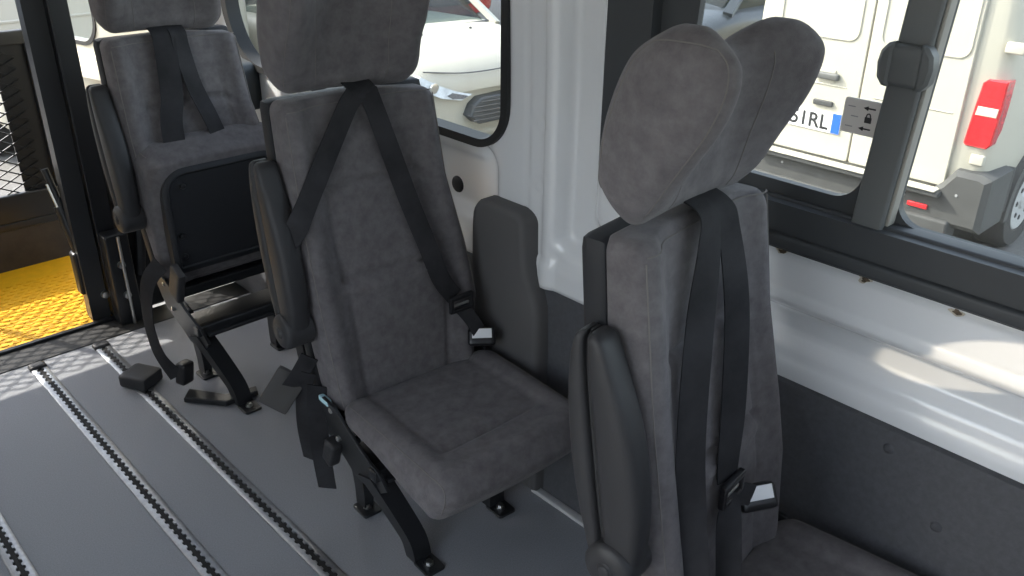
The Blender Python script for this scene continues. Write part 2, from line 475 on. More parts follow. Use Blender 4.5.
# black plug, dirty holes, liner screws, pillar cover, trim box -------------
pl = MB().add(*lathe([(0.001, .006), (.017, .006), (.021, .003), (.022, 0), (.022, -.01)], 24, axle((1.352, 1.63, .752))))
tag(pl.build('body_plug', INK), 'round black plug in the white panel below the rear side window', 'plug')
labs = ['dirty clip hole nearest the middle seat row under the big window sill', 'middle one of three dirty clip holes under the big window sill', 'rusty clip hole farthest right under the big window sill']
for (y, z), lb in zip(((.700, .880), (.545, .880), (.395, .878)), labs):
    m = MB()
    x0 = float(wall_x(y, z)) - .0065
    pts = [(y + (.011 + .004 * math.sin(3 * a + y * 9)) * math.cos(a), z + (.0075 + .0025 * math.sin(2 * a + y * 30)) * math.sin(a)) for a in np.linspace(0, 2 * math.pi, 18)[:-1]]
    m.add(*prism(pts, x0 - .002, x0 + .001, 'x'))
    pts2 = [(y - .002 + (a - y) * .6, z - .001 + (b - z) * .55) for a, b in pts]
    m.add(*prism(pts2, x0 - .0032, x0 - .001, 'x'), 1)
    tag(m.build('clip_hole', [SCUFF, RUST]), lb, 'clip hole', 'dirty clip holes under the window sill')
for (y, z), lb in zip(((.440, .595), (.335, .490)), ('small screw cap high on the dark grey wall liner just under its white edge', 'small screw cap lower on the dark grey wall liner above the front seat cushion')):
    m = MB().add(*lathe([(.001, .004), (.006, .0038), (.009, .002), (.010, 0)], 18, axle((1.318, y, z))))
    tag(m.build('screw_cap', LINER), lb, 'screw cap', 'screw caps on the wall liner')

def cover_outline():
    pts = [(1.500, .02), (1.500, .60), (1.497, .70)]
    for a in np.linspace(180, 90, 7): pts.append((1.450 + .045 * math.cos(math.radians(a)), .725 + .050 * math.sin(math.radians(a))) if False else (1.450 - .045 * math.cos(math.radians(a)), .722 + .055 * math.sin(math.radians(a))))
    for a in np.linspace(90, 0, 7): pts.append((1.355 - .045 * math.cos(math.radians(a)), .745 + .032 * math.sin(math.radians(a))))
    pts += [(1.308, .665), (1.300, .625), (1.275, .585), (1.263, .545), (1.260, .45), (1.260, .02)]
    return pts
co = cover_outline()
def face_ring(outl, x): return [(x, p[0], p[1]) for p in outl]
m = MB()
inn1 = offset(co, -.006); inn2 = offset(co, -.018)
m.add(*loft([face_ring(co, 1.325), face_ring(co, 1.292), face_ring(inn1, 1.281), face_ring(inn2, 1.277)]))
tag(m.build('pillar_cover', COVER, angle=50), 'dark grey moulded plastic cover at the foot of the white pillar', 'trim cover')

tb = MB()
P, F = rbox((.05, .085, .075), .02, (8, 10, 10), lambda p: np.c_[p[:, 0] + 1.285, p[:, 1] + 2.66 , p[:, 2] + .885 - .05 * (p[:, 1] + .085) * -1.5 - .05])
tb.add(P, F)
tag(tb.build('belt_cover', mat('slate_trim', (.04, .05, .058), .5)), 'slate dark trim box behind the rear folded seat under the window corner', 'trim cover')

# ------------------------------------------------------------------ floor rails
def rail(x, y0, y1, label):
    e = empty('floor_rail', (x, (y0 + y1) / 2, 0), 0, label, 'floor rail', 'aluminium floor rails')
    L = (y1 - y0) / 2
    m = MB()
    prof = [(-.023, 0), (-.023, .0035), (-.0195, .0055), (-.0105, .0058), (-.0105, .0015), (.0105, .0015), (.0105, .0058), (.0195, .0055), (.023, .0035), (.023, 0)]
    m.add(*prism(prof, -L, L, 'y'), 0)
    # scalloped lips along the slot
    n = int((y1 - y0) / .0254)
    for sgn in (-1, 1):
        pts = []
        for k in range(n):
            yb = -L + .0127 + k * .0254
            for a in np.linspace(-math.pi / 2, math.pi / 2, 5):
                pts.append((sgn * (.0055 + .0055 * math.cos(a)), yb + .0085 * math.sin(a)))
            pts.append((sgn * .0055, yb + .0115))
        V = []; F = []
        for (a, b) in pts: V += [(a, b, .0056), (sgn * .0125, b, .0056), (a, b, .001)]
        for i in range(len(pts) - 1):
            p, q = i * 3, i * 3 + 3
            F += [(p, q, q + 1, p + 1), (p, p + 2, q + 2, q)]
        m.add(V, F, 0)
    m.add(*box((-.0108, -L + .002, .0012), (.0108, L - .002, .0019)), 1)
    m.build('rail_body', [ALU, HOLE], e, angle=35)
    c = MB()
    P, F = rbox((.026, .020, .010), .009, (8, 8, 5), lambda p: np.c_[p[:, 0], p[:, 1] + L + .008, np.maximum(p[:, 2], -.004) + .004])
    c.add(P, F); c.build('end_cap', BLK, e)
    return e
rail(.747, -1.2, 2.80, 'aluminium floor rail nearest the seat legs')
rail(.545, -1.2, 2.80, 'aluminium floor rail running along the middle of the floor')
rail(.224, -1.2, 2.2, 'aluminium floor rail at the lower left corner beside the aisle edge')

# ------------------------------------------------------------------ seats
def lerp_tab(tab, x):
    t = np.array(tab); return np.interp(x, t[:, 0], t[:, 1])

def sm_tab(tab, x, d=.022):
    return sum(lerp_tab(tab, np.asarray(x) + k * d) * w for k, w in ((-1, .15), (-.5, .2), (0, .3), (.5, .2), (1, .15)))
def back_front_y(z): return .155 * (z - .40)
def back_map(p, grooves=True):
    hx, hy, hz = .2, .045, .345
    z = p[:, 2] + .40 + .315
    u = p[:, 0] / hx
    xl = lerp_tab([(.35, -.200), (.45, -.208), (.6, -.218), (.8, -.226), (1.07, -.222)], z)
    xr = lerp_tab([(.35, .175), (.45, .190), (.56, .208), (.68, .192), (.85, .158), (1.0, .150), (1.07, .146)], z)
    x = (xl + xr) / 2 + u * (xr - xl) / 2
    yn = p[:, 1] / hy
    th = lerp_tab([(.37, .10), (.6, .10), (1.06, .075)], z)
    y = back_front_y(z) + (yn + 1) / 2 * th
    # front relief: bolsters, insert, creases
    f = ss(.2, 1, -yn)
    au = np.abs(u)
    y = y + f * (.016 * ss(.86, .55, au) - .004 * ss(.70, .80, au) * ss(.95, .85, au))
    y = y - f * .012 * np.exp(-((z - .62) / .09) ** 2) * ss(.7, .2, au)
    if grooves:
        gz1 = .672 - .012 * (u + .3) ** 2; gz2 = .878 - .01 * u ** 2
        w = ss(.68, .58, au)
        y = y + f * w * (.012 * np.exp(-((z - gz1) / .007) ** 2) + .010 * np.exp(-((z - gz2) / .007) ** 2))
        y = y - f * w * (.007 * np.exp(-((z - gz1 + .022) / .014) ** 2) + .004 * np.exp(-((z - gz2 + .022) / .014) ** 2))
        z = z - .014 * ss(0, 1, u) * ss(.8, 1.05, z)
        lo = ss(.672, .655, z)
        y = y + f * .006 * np.exp(-((au - .60) / .018) ** 2) * ss(.95, .85, z)
    return np.c_[x, y, z]
def back_pt(u, yn, zn):
    P = rnd(np.array([[u * .2, yn * .045, zn * .345]]), (.2, .045, .345), .026)
    return tuple(back_map(P, False)[0])

HXC = -.052
PYF = [(1.07, .122), (1.09, .114), (1.12, .090), (1.17, .056), (1.22, .020), (1.27, .000), (1.30, .000), (1.32, .012), (1.338, .036)]
PYB = [(1.07, .180), (1.10, .190), (1.125, .196), (1.17, .194), (1.22, .186), (1.27, .170), (1.30, .154), (1.32, .138), (1.338, .114)]
def head_map(p):
    hx, hy, hz = .2, .06, .14
    zn = p[:, 2] / hz; u = p[:, 0] / hx; yn = p[:, 1] / hy
    au = np.abs(u)
    ztop = 1.338 - .046 * (1 - ss(.15, .80, au)) - .010 * ss(0, .5, u)
    z = 1.075 + (zn + 1) / 2 * (ztop - 1.075)
    z = z + .030 * ss(-.2, 1, yn) * ss(.0, -1, zn)     # underside rises to the rear
    w = ss(.22, .95, au) * (1 - .22 * ss(0, .4, u))
    yf = sm_tab(PYF, z); yb = sm_tab(PYB, z)
    yc = sm_tab([(1.07, .120), (1.15, .112), (1.25, .098), (1.345, .095)], z)
    yfe = yc + (yf - yc) * w
    y = yfe + (yn + 1) / 2 * (yb - yfe)
    hw = sm_tab([(1.07, .160), (1.12, .172), (1.2, .182), (1.3, .182), (1.345, .178)], z) * (1 - .13 * ss(0, .5, u) * ss(1.10, 1.2, z))
    x = HXC + u * hw
    return np.c_[x, y, z - .004 - .014 * ss(-.4, 1, u)]
def head_pt(u, yn, zn):
    P = rnd(np.array([[u * .2, yn * .06, zn * .14]]), (.2, .06, .14), .045)
    return tuple(head_map(P)[0])

def cush_map(p):
    hx, hy, hz = .2, .2, .06
    u = p[:, 0] / hx; v = p[:, 1] / hy; w = p[:, 2] / hz      # v -1 front .. 1 rear
    xl = -.205 + .0 * v; xr = .222
    x = (xl + xr) / 2 + u * (xr - xl) / 2
    y = -.185 + v * .200
    ztop = .412 + .006 * ss(1, -.6, v)
    ztop = ztop - .022 * ss(-.80, -1.0, v)                     # front nose rolls down
    zbot = lerp_tab([(-1, .322), (-.75, .285), (-.3, .300), (.3, .335), (1, .35)], v)
    z = zbot + (w + 1) / 2 * (ztop - zbot)
    f = ss(.2, 1, w); au = np.abs(u)
    z = z - f * .014 * ss(.85, .55, au) * ss(-.78, -.5, v)
    z = z - f * (.013 * np.exp(-((v + .40 - .05 * u) / .032) ** 2) - .006 * np.exp(-((v + .52 - .05 * u) / .07) ** 2)) * ss(.72, .55, au)
    z = z - f * .004 * np.exp(-((au - .66) / .02) ** 2) * ss(-.6, -.35, v)
    y = y - .014 * (1 - u ** 2) * ss(0, -1, v) + .018 * ss(.3, -1, w) * ss(-.55, -1, v)
    return np.c_[x, y, z]
def cush_pt(u, v, w):
    P = rnd(np.array([[u * .2, v * .2, w * .06]]), (.2, .2, .06), .044)
    return tuple(cush_map(P)[0])

def make_seat(oy, label, folded=False, kind='mid', ox=1.04, rz=0):
    t = empty('passenger_seat', (ox, oy, 0), rz, label, 'seat', 'passenger seats along the window wall')
    # backrest
    P, F = rbox((.2, .045, .345), .026, (46, 8, 90), back_map)
    b = MB().add(P, F).build('backrest', FAB, t, angle=80)
    def seam(pts, r, par): MB().add(*tube(pts, r, 6)).build('seam', SEAM, par)
    for u in (-.965, .965):
        seam([back_pt(u, -.955, zz) for zz in np.linspace(-.93, .93, 40)], .0014, b)
    seam([back_pt(uu, -.955, .955) for uu in np.linspace(-.95, .95, 30)], .0014, b)
    # rear shell
    sh = MB()
    def shmap(p):
        z = p[:, 2] + .690
        xl = lerp_tab([(.35, -.205), (.8, -.230), (1.07, -.226)], z); xr = lerp_tab([(.35, .18), (.56, .20), (.85, .155), (1.07, .150)], z)
        th = lerp_tab([(.37, .10), (.6, .10), (1.06, .075)], z)
        return np.c_[(xl + xr) / 2 + p[:, 0] / .2 * (xr - xl) / 2, back_front_y(z) + th + .004 + p[:, 1], z]
    P, F = rbox((.2, .022, .366), .012, (16, 6, 30), shmap)
    sh.add(P, F); sh.build('back_shell', BLKS, t)
    # headrest
    P, F = rbox((.2, .06, .14), .045, (56, 22, 36), head_map)
    h = MB().add(P, F).build('headrest', FAB, t, angle=80)
    for sg in (-1, 1):
        pts = [head_pt(sg * .955, -.90, zz) for zz in np.linspace(-.9, .80, 26)] + [head_pt(sg * .955, yy, .90) for yy in np.linspace(-.8, .8, 12)] + [head_pt(sg * .955, .90, zz) for zz in np.linspace(.80, -.85, 20)]
        seam(smooth_path(pts, 2), .0010, h)
        pts = [head_pt(sg * .50, -.985, zz) for zz in np.linspace(-.95, .85, 26)]
        seam(smooth_path(pts, 2), .0010, h)
    # cushion
    P, F = rbox((.2, .2, .06), .044, (44, 44, 14), cush_map)
    c = MB().add(P, F).build('cushion', FAB, t, angle=80)
    for u in (-.96, .96):
        pts = [cush_pt(u, vv, .90) for vv in np.linspace(.9, -.92, 30)] + [cush_pt(u, -.97, ww) for ww in np.linspace(.7, -.8, 8)]
        seam(smooth_path(pts, 2), .0014, c)
    if folded:
        # black tray under the cushion, seen when it is tipped up
        tr = MB()
        outl = R(-.182, .200, -.318, -.02, (.075, .075, .02, .02), 8)
        zz = lambda y: np.interp(y, [-.345, -.2, -.02], [.293, .292, .318])
        def rg(o, dz): return [(p[0], p[1], float(zz(p[1])) + dz + .008) for p in o]
        tr.add(*loft([rg(outl, .02), rg(outl, -.012), rg(offset(outl, -.008), -.018), rg(offset(outl, -.016), -.018), rg(offset(outl, -.02), -.012)]))
        tray = tr.build('underside_tray', BLKS, c)
        for (x, y) in ((-.12, -.268), (-.15, -.07), (-.15, -.13), (.15, -.268), (.10, -.14), (.16, -.07)):
            MB().add(*lathe([(.001, -.004), (.006, -.0035), (.008, 0), (.008, .01)], 12, TR((x, y, float(zz(y)) - .011)))).build('screw', BLKM, tray)
        # tip up about the rear hinge
        hinge = Vector((0, .0, .385))
        c.matrix_local = Matrix.Translation(Vector((-.014, -.030, .395))) @ Matrix.Rotation(math.radians(-99), 4, 'X') @ Matrix.Translation(-Vector((0, .01, .325)))
    # armrest, stowed upright on the aisle side
    AZ = .016
    prof_f = [(.048, .560), (.044, .640), (.052, .720), (.072, .800), (.100, .870), (.120, .915), (.132, .928)]
    prof_m = [(.098, .560), (.112, .640), (.124, .720), (.136, .800), (.146, .870), (.150, .915), (.150, .928)]
    prof_r = [(.122, .560), (.146, .640), (.164, .720), (.174, .800), (.176, .870), (.170, .915), (.162, .928)]
    def half(A, B, xs0, xs1):
        secs = []
        n = len(A)
        pa = smooth_path([(a[0], a[1] + AZ, 0) for a in A], 4); pb = smooth_path([(a[0], a[1] + AZ, 0) for a in B], 4)
        for i in range(len(pa)):
            k = i / (len(pa) - 1); sq = 1 - .55 * ss(.86, 1, k); 
            y0, y1 = pa[i][0], pb[i][0]; zc = (pa[i][1], pb[i][1])
            cy = (y0 + y1) / 2; hy = (y1 - y0) / 2; xm = (xs0 + xs1) / 2; hx = (xs1 - xs0) / 2 * (.86 + .14 * math.sin(math.pi * min(k * 1.1, 1)))
            s = []
            for a in np.linspace(0, 2 * math.pi, 21)[:-1]:
                ca, sa = math.cos(a), math.sin(a)
                e = .55
                yy = cy + hy * sq ** .5 * math.copysign(abs(ca) ** e, ca); xx = xm + hx * sq ** .5 * math.copysign(abs(sa) ** e, sa)
                s.append((xx, yy, zc[0] + (zc[1] - zc[0]) * (ca + 1) / 2))
            secs.append(s)
        return loft(secs)
    A = MB()
    A.add(*half(prof_f, [(a[0] - .002, a[1]) for a in prof_m], -.281, -.226))
    A.add(*half([(a[0] + .003, a[1]) for a in prof_m], prof_r, -.279, -.230))
    A.add(*half([(a[0] + .02, a[1]) for a in prof_f], [(a[0] - .015, a[1]) for a in prof_r], -.268, -.234))
    arm = A.build('armrest', BLK, t, angle=60)
    pd = MB().add(*lathe([(.001, .066), (.012, .066), (.014, .064), (.026, .065), (.029, .063), (.034, .062), (.039, .057), (.040, .050), (.040, .0)], 32, axle((-.225, .085, .582))))
    pd.add(*lathe([(.008, .069), (.010, .068), (.011, .066)], 20, axle((-.225, .085, .582))))
    pd.build('pivot_disc', BLK, arm)
    # under-frame
    fm = MB()
    plate = [(.088, .380), (.050, .410), (.000, .406), (-.030, .365), (-.060, .325), (-.095, .295), (-.125, .285), (-.135, .235), (-.080, .190), (-.020, .165), (.045, .165), (.060, .20), (.118, .262), (.112, .31)]
    def tilt(V): return [(p[0] + (.34 - p[2]) * .25, p[1], p[2]) for p in V]
    for x in (-.205, .19):
        V, F = prism(plate, x, x + .008, 'x', .001)
        V = tilt(V) if x < 0 else [(p[0] - (.34 - p[2]) * .15, p[1], p[2]) for p in V]
        fm.add(V, F)
    for y, z in ((.02, .345), (-.10, .268)):
        fm.add(*box((-.195, y - .015, z - .015), (.19, y + .015, z + .015), .004))
    fm.add(*box((-.17, -.13, .252), (.17, .03, .262), .003))
    fr_ = fm.build('seat_frame', BLKM, t, angle=30)
    for (x, y, z) in ((-.213, .028, .382), (-.196, .04, .29)):
        MB().add(*lathe([(.001, .006), (.004, .006), (.007, .004), (.007, -.01)], 14, axle((x, y, z)))).build('bolt', CHR, fr_)
    def leg(path, w, foot, sg):
        l = MB()
        # channel: web towards the front, two flanges
        P = smooth_path(path, 5)
        V = []; F = []
        sec = [(-w / 2, 0), (w / 2, 0), (w / 2, .040), (w / 2 - .005, .040), (w / 2 - .005, .005), (-w / 2 + .005, .005), (-w / 2 + .005, .040), (-w / 2, .040)]
        for i in range(len(P)):
            d = P[min(i + 1, len(P) - 1)] - P[max(i - 1, 0)]; d /= np.linalg.norm(d)
            s = np.array([1, 0, 0.]); s = s - d * s.dot(d); s /= np.linalg.norm(s); nrm = np.cross(s, d); 
            if nrm[1] < 0: nrm = -nrm
            k = i / (len(P) - 1); dep = 1.0 + .5 * (1 - k)
            for a, b in sec: V.append(P[i] + s * a + nrm * b * dep)
        for i in range(len(P) - 1):
            for k in range(8): F.append((i * 8 + k, i * 8 + (k + 1) % 8, (i + 1) * 8 + (k + 1) % 8, (i + 1) * 8 + k))
        F.append(tuple(range(8))); F.append(tuple((len(P) - 1) * 8 + k for k in range(8)))
        l.add(V, F)
        fx, fy = foot
        l.add(*prism(R(fx - .026, fx + .026, fy - .032, fy + .032, .008, 3), .0, .007, 'z', .001))
        lo = l.build('leg', BLKM, t, angle=30)
        bb = MB().add(*lathe([(.012, .007), (.012, .010), (.0075, .010), (.0075, .017), (.001, .018)], 6, TR((fx, fy, 0))))
        bb.build('bolt', CHR, lo)
    leg([(-.165, -.075, .245), (-.135, -.105, .16), (-.108, -.140, .07), (-.100, -.150, .004)], .046, (-.100, -.172), -1)
    leg([(-.150, .050, .26), (-.118, .075, .16), (-.105, .085, .06), (-.105, .088, .004)], .026, (-.108, .092), -1)
    leg([(.165, -.060, .255), (.160, -.085, .16), (.158, -.105, .06), (.157, -.108, .004)], .046, (.157, -.122), 1)
    leg([(.165, .050, .26), (.160, .075, .16), (.160, .085, .06), (.160, .088, .004)], .040, (.160, .098), 1)
    # seat belt
    off = lambda z, d=.014: back_front_y(z) - d + .006
    def P3(lst, d=.014): return [(x, off(z, d), z) for x, z in lst]
    if kind == 'mid':
        A1 = [(-.050, .155, 1.085), (-.056, .098, 1.068)] + P3([(-.085, 1.035), (-.160, .929), (-.215, .850)]) + [(-.238, .062, .812), (-.246, .095, .77), (-.243, .13, .72), (-.238, .155, .66), (-.236, .16, .60)]
        sd = [(1, 0, -.1), (1, 0, -.2), (.9, 0, -.5), (.85, -.1, -.5), (.7, -.2, -.6), (.3, -.6, -.6), (.1, -.8, -.5), (.1, -1, -.3), (.1, -1, -.2), (.1, -1, -.2)]
        s1 = MB().add(*strap(A1, sd)); s1.build('shoulder_belt', WEB, t)
        A2 = [(-.030, .155, 1.086), (-.030, .1, 1.068)] + P3([(-.018, 1.03), (.033, .832), (.075, .69), (.097, .616), (.128, .565)], .012)
        sd2 = [(1, 0, .1), (1, 0, .1), (1, 0, .2), (.95, -.35, .2), (.95, -.4, .25), (.95, -.3, .3), (.95, 0, .3)]
        s2 = MB().add(*strap(A2, sd2, .044)); s2.build('lap_belt', WEB, t)
        tq, bk = (.136, .006, .553), (.178, -.020, .455)
    elif kind == 'near':
        A1 = [(-.062, .155, 1.086), (-.066, .1, 1.068)] + P3([(-.078, 1.02), (-.112, .914), (-.150, .74), (-.156, .60), (-.150, .45)], .018)
        sd = [(1, 0, 0), (1, 0, 0), (1, -.2, 0), (.9, -.5, 0), (.85, -.6, 0), (.6, -.8, 0), (.5, -.9, 0)]
        s1 = MB().add(*strap(A1, sd)); s1.build('shoulder_belt', WEB, t)
        A2 = [(-.022, .155, 1.085), (-.022, .1, 1.066)] + P3([(-.014, 1.02), (.004, .90), (-.012, .75), (-.034, .66), (-.040, .625)], .016)
        sd2 = [(1, 0, 0), (1, 0, 0), (1, -.2, 0), (.9, -.4, 0), (.9, -.45, 0), (.95, -.3, 0), (1, -.2, 0)]
        s2 = MB().add(*strap(A2, sd2)); s2.build('lap_belt', WEB, t)
        tq, bk = (-.042, .016, .615), (.030, .0, .562)
        A3 = [(-.042, .014, .610), (-.075, -.005, .56), (-.10, -.025, .50), (-.105, -.03, .43), (-.09, -.05, .425)]
        MB().add(*strap(A3, [(1, 0, 0), (.6, -.8, 0), (.2, -1, 0), (.4, -.9, 0), (1, 0, 0)], .040)).build('buckle_strap', WEB, t)
        fbk = MB(); P, F = rbox((.020, .012, .034), .007, (6, 4, 8), lambda p: xf(p, TR((-.150, -.030, .475), (.2, .2, .3)))); fbk.add(P, F)
        fb = fbk.build('female_buckle', BUCK, t)
        MB().add(*box((-.163, -.047, .470), (-.157, -.042, .505), .002)).build('metal_edge', CHR, fb)
    else:
        A1 = [(-.072, .155, 1.086), (-.072, .1, 1.066)] + P3([(-.074, 1.02), (-.085, .90), (-.103, .826), (-.11, .70)], .014)
        MB().add(*strap(A1, (1, -.1, 0), .06)).build('shoulder_belt', WEB, t)
        A2 = [(-.030, .155, 1.085), (-.030, .1, 1.066)] + P3([(-.028, 1.02), (-.015, .92), (.012, .829), (.04, .72)], .012)
        MB().add(*strap(A2, (1, .2, 0), .05)).build('lap_belt', WEB, t)
        tq = bk = None
    if tq:
        g = MB(); c0 = Vector(tq)
        for a, b in (((-.032, -.008, .010), (.032, .004, .022)), ((-.032, -.008, -.022), (.032, .004, -.012)), ((-.034, -.008, -.022), (-.024, .004, .022)), ((.024, -.008, -.022), (.034, .004, .022))):
            g.add(*box(c0 + Vector(a), c0 + Vector(b), .003))
        tg = g.build('belt_tongue', BUCK, t)
        MB().add(*box(c0 + Vector((-.022, -.004, -.006)), c0 + Vector((.022, 0, 0)), .001)).build('tongue_bar', CHR, tg)
        q = Vector(bk)
        d = (q - c0); L = d.length
        MB().add(*strap([c0 + Vector((0, .004, -.012)), c0 + d * .5 + Vector((0, -.004, 0)), q], (1, 0, .3), .036)).build('anchor_strap', WEB, t)
        P, F = rbox((.034, .014, .022), .008, (8, 5, 6), lambda p: xf(p, TR(q, (-.6, 0, -.6)))); bb = MB().add(P, F).build('buckle', BUCK, t)
        V, F = box((-.024, -.0158, -.004), (.024, -.0138, .0190), .0005)
        MB().add(xf(V, TR(q, (-.6, 0, -.6))), F).build('white_label', WHL, bb)
    if kind == 'mid':
        # loose belt ends and a buckle sleeve hanging on the aisle side
        P, F = rbox((.036, .009, .052), .005, (8, 4, 8), lambda p: xf(p, TR((-.262, .168, .385), (math.radians(-8), math.radians(33), math.radians(-38)))))
        MB().add(P, F).build('buckle_sleeve', mat('sleeve_grey', (.050, .048, .046), .7, bump=.3, bscale=600), t)
        MB().add(*strap([(-.225, .085, .50), (-.24, .12, .44), (-.25, .15, .40)], [(1, -1, 0), (1, -1, .3), (1, -1, .6)], .04)).build('sleeve_strap', WEB, t)
        MB().add(*strap([(-.225, .10, .45), (-.222, .150, .36), (-.215, .185, .25), (-.207, .190, .15)], [(.7, -.7, 0), (.6, -.8, 0), (.5, -.9, 0), (.4, -1, .0)], .034)).build('loose_belt', WEB, t)
        MB().add(*strap([(-.222, .07, .43), (-.215, .100, .32), (-.205, .120, .20), (-.195, .128, .09)], [(.7, -.7, 0), (.8, -.6, 0), (.8, -.7, 0), (.7, -.8, .2)], .046)).build('loose_belt', WEB, t)
        P, F = rbox((.016, .020, .038), .008, (5, 6, 8), lambda p: xf(p, TR((-.198, .075, .235), (math.radians(20), 0, 0))))
        MB().add(P, F).build('recliner_knob', BLK, t)
        MB().add(*box((-.222, .030, .392), (-.208, .070, .406), .003)).build('label_tab', BLU2, t)
    if kind == 'rear':
        MB().add(*strap([(-.235, -.03, .47), (-.262, .02, .40), (-.27, .05, .28), (-.255, .06, .15), (-.225, .03, .07)], [(.5, -1, 0), (.4, -1, 0), (.2, -1, 0), (.4, -1, 0), (.8, -.8, 0)], .05)).build('loose_belt', WEB, t)
        P, F = rbox((.045, .05, .022), .01, (8, 8, 5), lambda p: xf(p, TR((-.285, .175, .026), (0, 0, .5)))); MB().add(P, F).build('belt_reel', BLK, t)
        P, F = rbox((.024, .018, .036), .008, (6, 5, 8), lambda p: xf(p, TR((-.20, .03, .075), (.1, .1, .4)))); MB().add(P, F).build('buckle', BUCK, t)
        MB().add(*prism([(-.235, -.02), (-.15, -.125), (-.05, -.135), (-.04, -.105), (-.13, -.085), (-.20, .02)], .003, .022, 'z', .003)).build('floor_bracket', BLKM, t)
        P, F = rbox((.012, .030, .055), .008, (5, 6, 8), lambda p: xf(p, TR((-.218, -.085, .425), (math.radians(25), 0, 0)))); MB().add(P, F).build('hinge_cover', BLK, t)
    return t
make_seat(1.42, 'dark grey suede seat in the middle, its flat cushion fully in view', False, 'mid', 1.042, math.radians(-3.5))
make_seat(.540, 'dark grey suede passenger seat nearest the viewer, headrest in front of the big window', False, 'near', 1.046, math.radians(7))
make_seat(2.31, 'dark grey suede seat at the back with its cushion tipped up showing a black underside', True, 'rear')

# ------------------------------------------------------------------ wheelchair lift
lift = empty('wheelchair_lift', (.3, 3.3, 0), 0, 'wheelchair lift with a yellow platform and black posts at the rear doorway', 'wheelchair lift')
def LB(m, name, mats, par=None, **k):
    o = m.build(name, mats, par or lift, **k); o.matrix_parent_inverse = Matrix.Translation(lift.location).inverted(); return o
m = MB()
m.add(*prism([(-.40, 2.975), (.86, 2.975), (.875, 2.99), (.93, 3.60), (.93, 3.66), (-.40, 3.66)], -.012, .0, 'z', .002))
# raised anti-slip lozenges
for i in range(34):
    for j in range(24):
        x = -.36 + i * .037 + (j % 2) * .0185; y = 3.0 + j * .0265
        if x > .84 + (y - 2.98) * .08 or y > 3.52: continue
        L_ = [(x - .013, y), (x - .004, y + .0055), (x + .004, y + .0055), (x + .013, y), (x + .004, y - .0055), (x - .004, y - .0055)]
        m.add(*prism(L_, -.001, .0022, 'z'))
plat = LB(m, 'platform', YEL, angle=30)
LB(MB().add(*box((-.40, 2.965, -.03), (.88, 2.985, .012), .003)), 'platform_edge', BLKM)
m = MB().add(*box((-.45, 3.665, -.01), (.97, 3.69, .17), .006))
LB(m, 'end_plate', BROWN)
# standing barrier of expanded mesh
g = MB(); x0, x1, z0, z1 = -.45, .97, .19, .86
for a, b in (((x0, 3.66, z1), (x1 + .02, 3.70, z1 + .05)), ((x0, 3.66, z0 - .03), (x1 + .02, 3.70, z0)), ((x1 - .02, 3.66, z0), (x1 + .02, 3.70, z1 + .03)), ((x0, 3.66, z0), (x0 + .03, 3.70, z1)), ((.26, 3.665, z0), (.28, 3.695, z1)), ((x0, 3.66, z0), (x1, 3.685, .30))):
    g.add(*box(a, b, .006))
px_, pz_ = .080, .040
nx_ = int((x1 - x0) / px_); nz_ = int((z1 - z0) / pz_)
for i in range(nx_):
    for j in range(nz_):
        cx = x0 + (i + .5) * px_; cz = z0 + (j + .5) * pz_
        a = (cx - px_ / 2, cz); b = (cx, cz + pz_ / 2); c = (cx + px_ / 2, cz); d = (cx, cz - pz_ / 2)
        for p, q in ((a, b), (b, c), (c, d), (d, a)):
            n = np.array([-(q[1] - p[1]), q[0] - p[0]]); n = n / np.linalg.norm(n) * .0023
            g.add([(p[0] + n[0], 3.678, p[1] + n[1]), (q[0] + n[0], 3.678, q[1] + n[1]), (q[0] - n[0], 3.678, q[1] - n[1]), (p[0] - n[0], 3.678, p[1] - n[1]),
                   (p[0] + n[0], 3.684, p[1] + n[1]), (q[0] + n[0], 3.684, q[1] + n[1]), (q[0] - n[0], 3.684, q[1] - n[1]), (p[0] - n[0], 3.684, p[1] - n[1])],
                  [(0, 1, 2, 3), (7, 6, 5, 4), (0, 4, 5, 1), (2, 6, 7, 3)])
g.add(*box((.835, 3.686, z0), (x1, 3.692, z1)))
LB(g, 'mesh_barrier', BLKM, angle=30)
LB(MB().add(*box((x0 - .17, 3.66, z1 + .052), (.62, 3.70, 2.55), .006)), 'sun_block_flap', BROWN)  # unseen panel added above the mesh to block sun from the floor
# posts
m = MB().add(*prism([(.790, 2.995), (.850, 2.985), (.854, 3.06), (.796, 3.07)], 0, 1.60, 'z', .004)); LB(m, 'post', BLKM)
m = MB().add(*prism([(.858, 2.965), (.916, 2.970), (.916, 3.07), (.858, 3.06)], 0, 1.95, 'z', .005))
m.add(*tube([(.856, 2.962, .0), (.856, 2.962, 1.9)], .004, 6))
LB(m, 'post', BLKM)
m = MB().add(*box((-.50, 2.98, 0), (-.40, 3.08, 1.9), .01)); LB(m, 'post', BLKM)
LB(MB().add(*tube([(.896, 2.890, .004), (.896, 2.890, .335)], .0055, 10)), 'chrome_rod', CHR)
for px, py, pz in ((.893, 2.90, .115), (.893, 2.90, .23), (.845, 2.985, .10)):
    LB(MB().add(*lathe([(.001, .012), (.012, .011), (.014, 0), (.014, -.03)], 12, axle((px, py, pz), '-y'))), 'pivot_bolt', CHR)
m = MB().add(*box((.855, 2.90, .0), (.935, 2.965, .34), .008)); m.add(*box((.88, 2.905, 0), (.935, 2.92, .015), .004))
LB(m, 'slide_bracket', BLKM)
m = MB().add(*tube([(.775, 3.10, .55), (.80, 3.06, .36)], .012, 10)); m.add(*tube([(.79, 3.08, .42), (.81, 3.04, .24)], .02, 10)); m.add(*box((.78, 3.02, .10), (.85, 3.07, .26), .01))
LB(m, 'gas_strut', BLKM)
LB(MB().add(*tube([(.770, 3.09, .50), (.783, 3.07, .41)], .006, 8)), 'strut_tip', CHR)
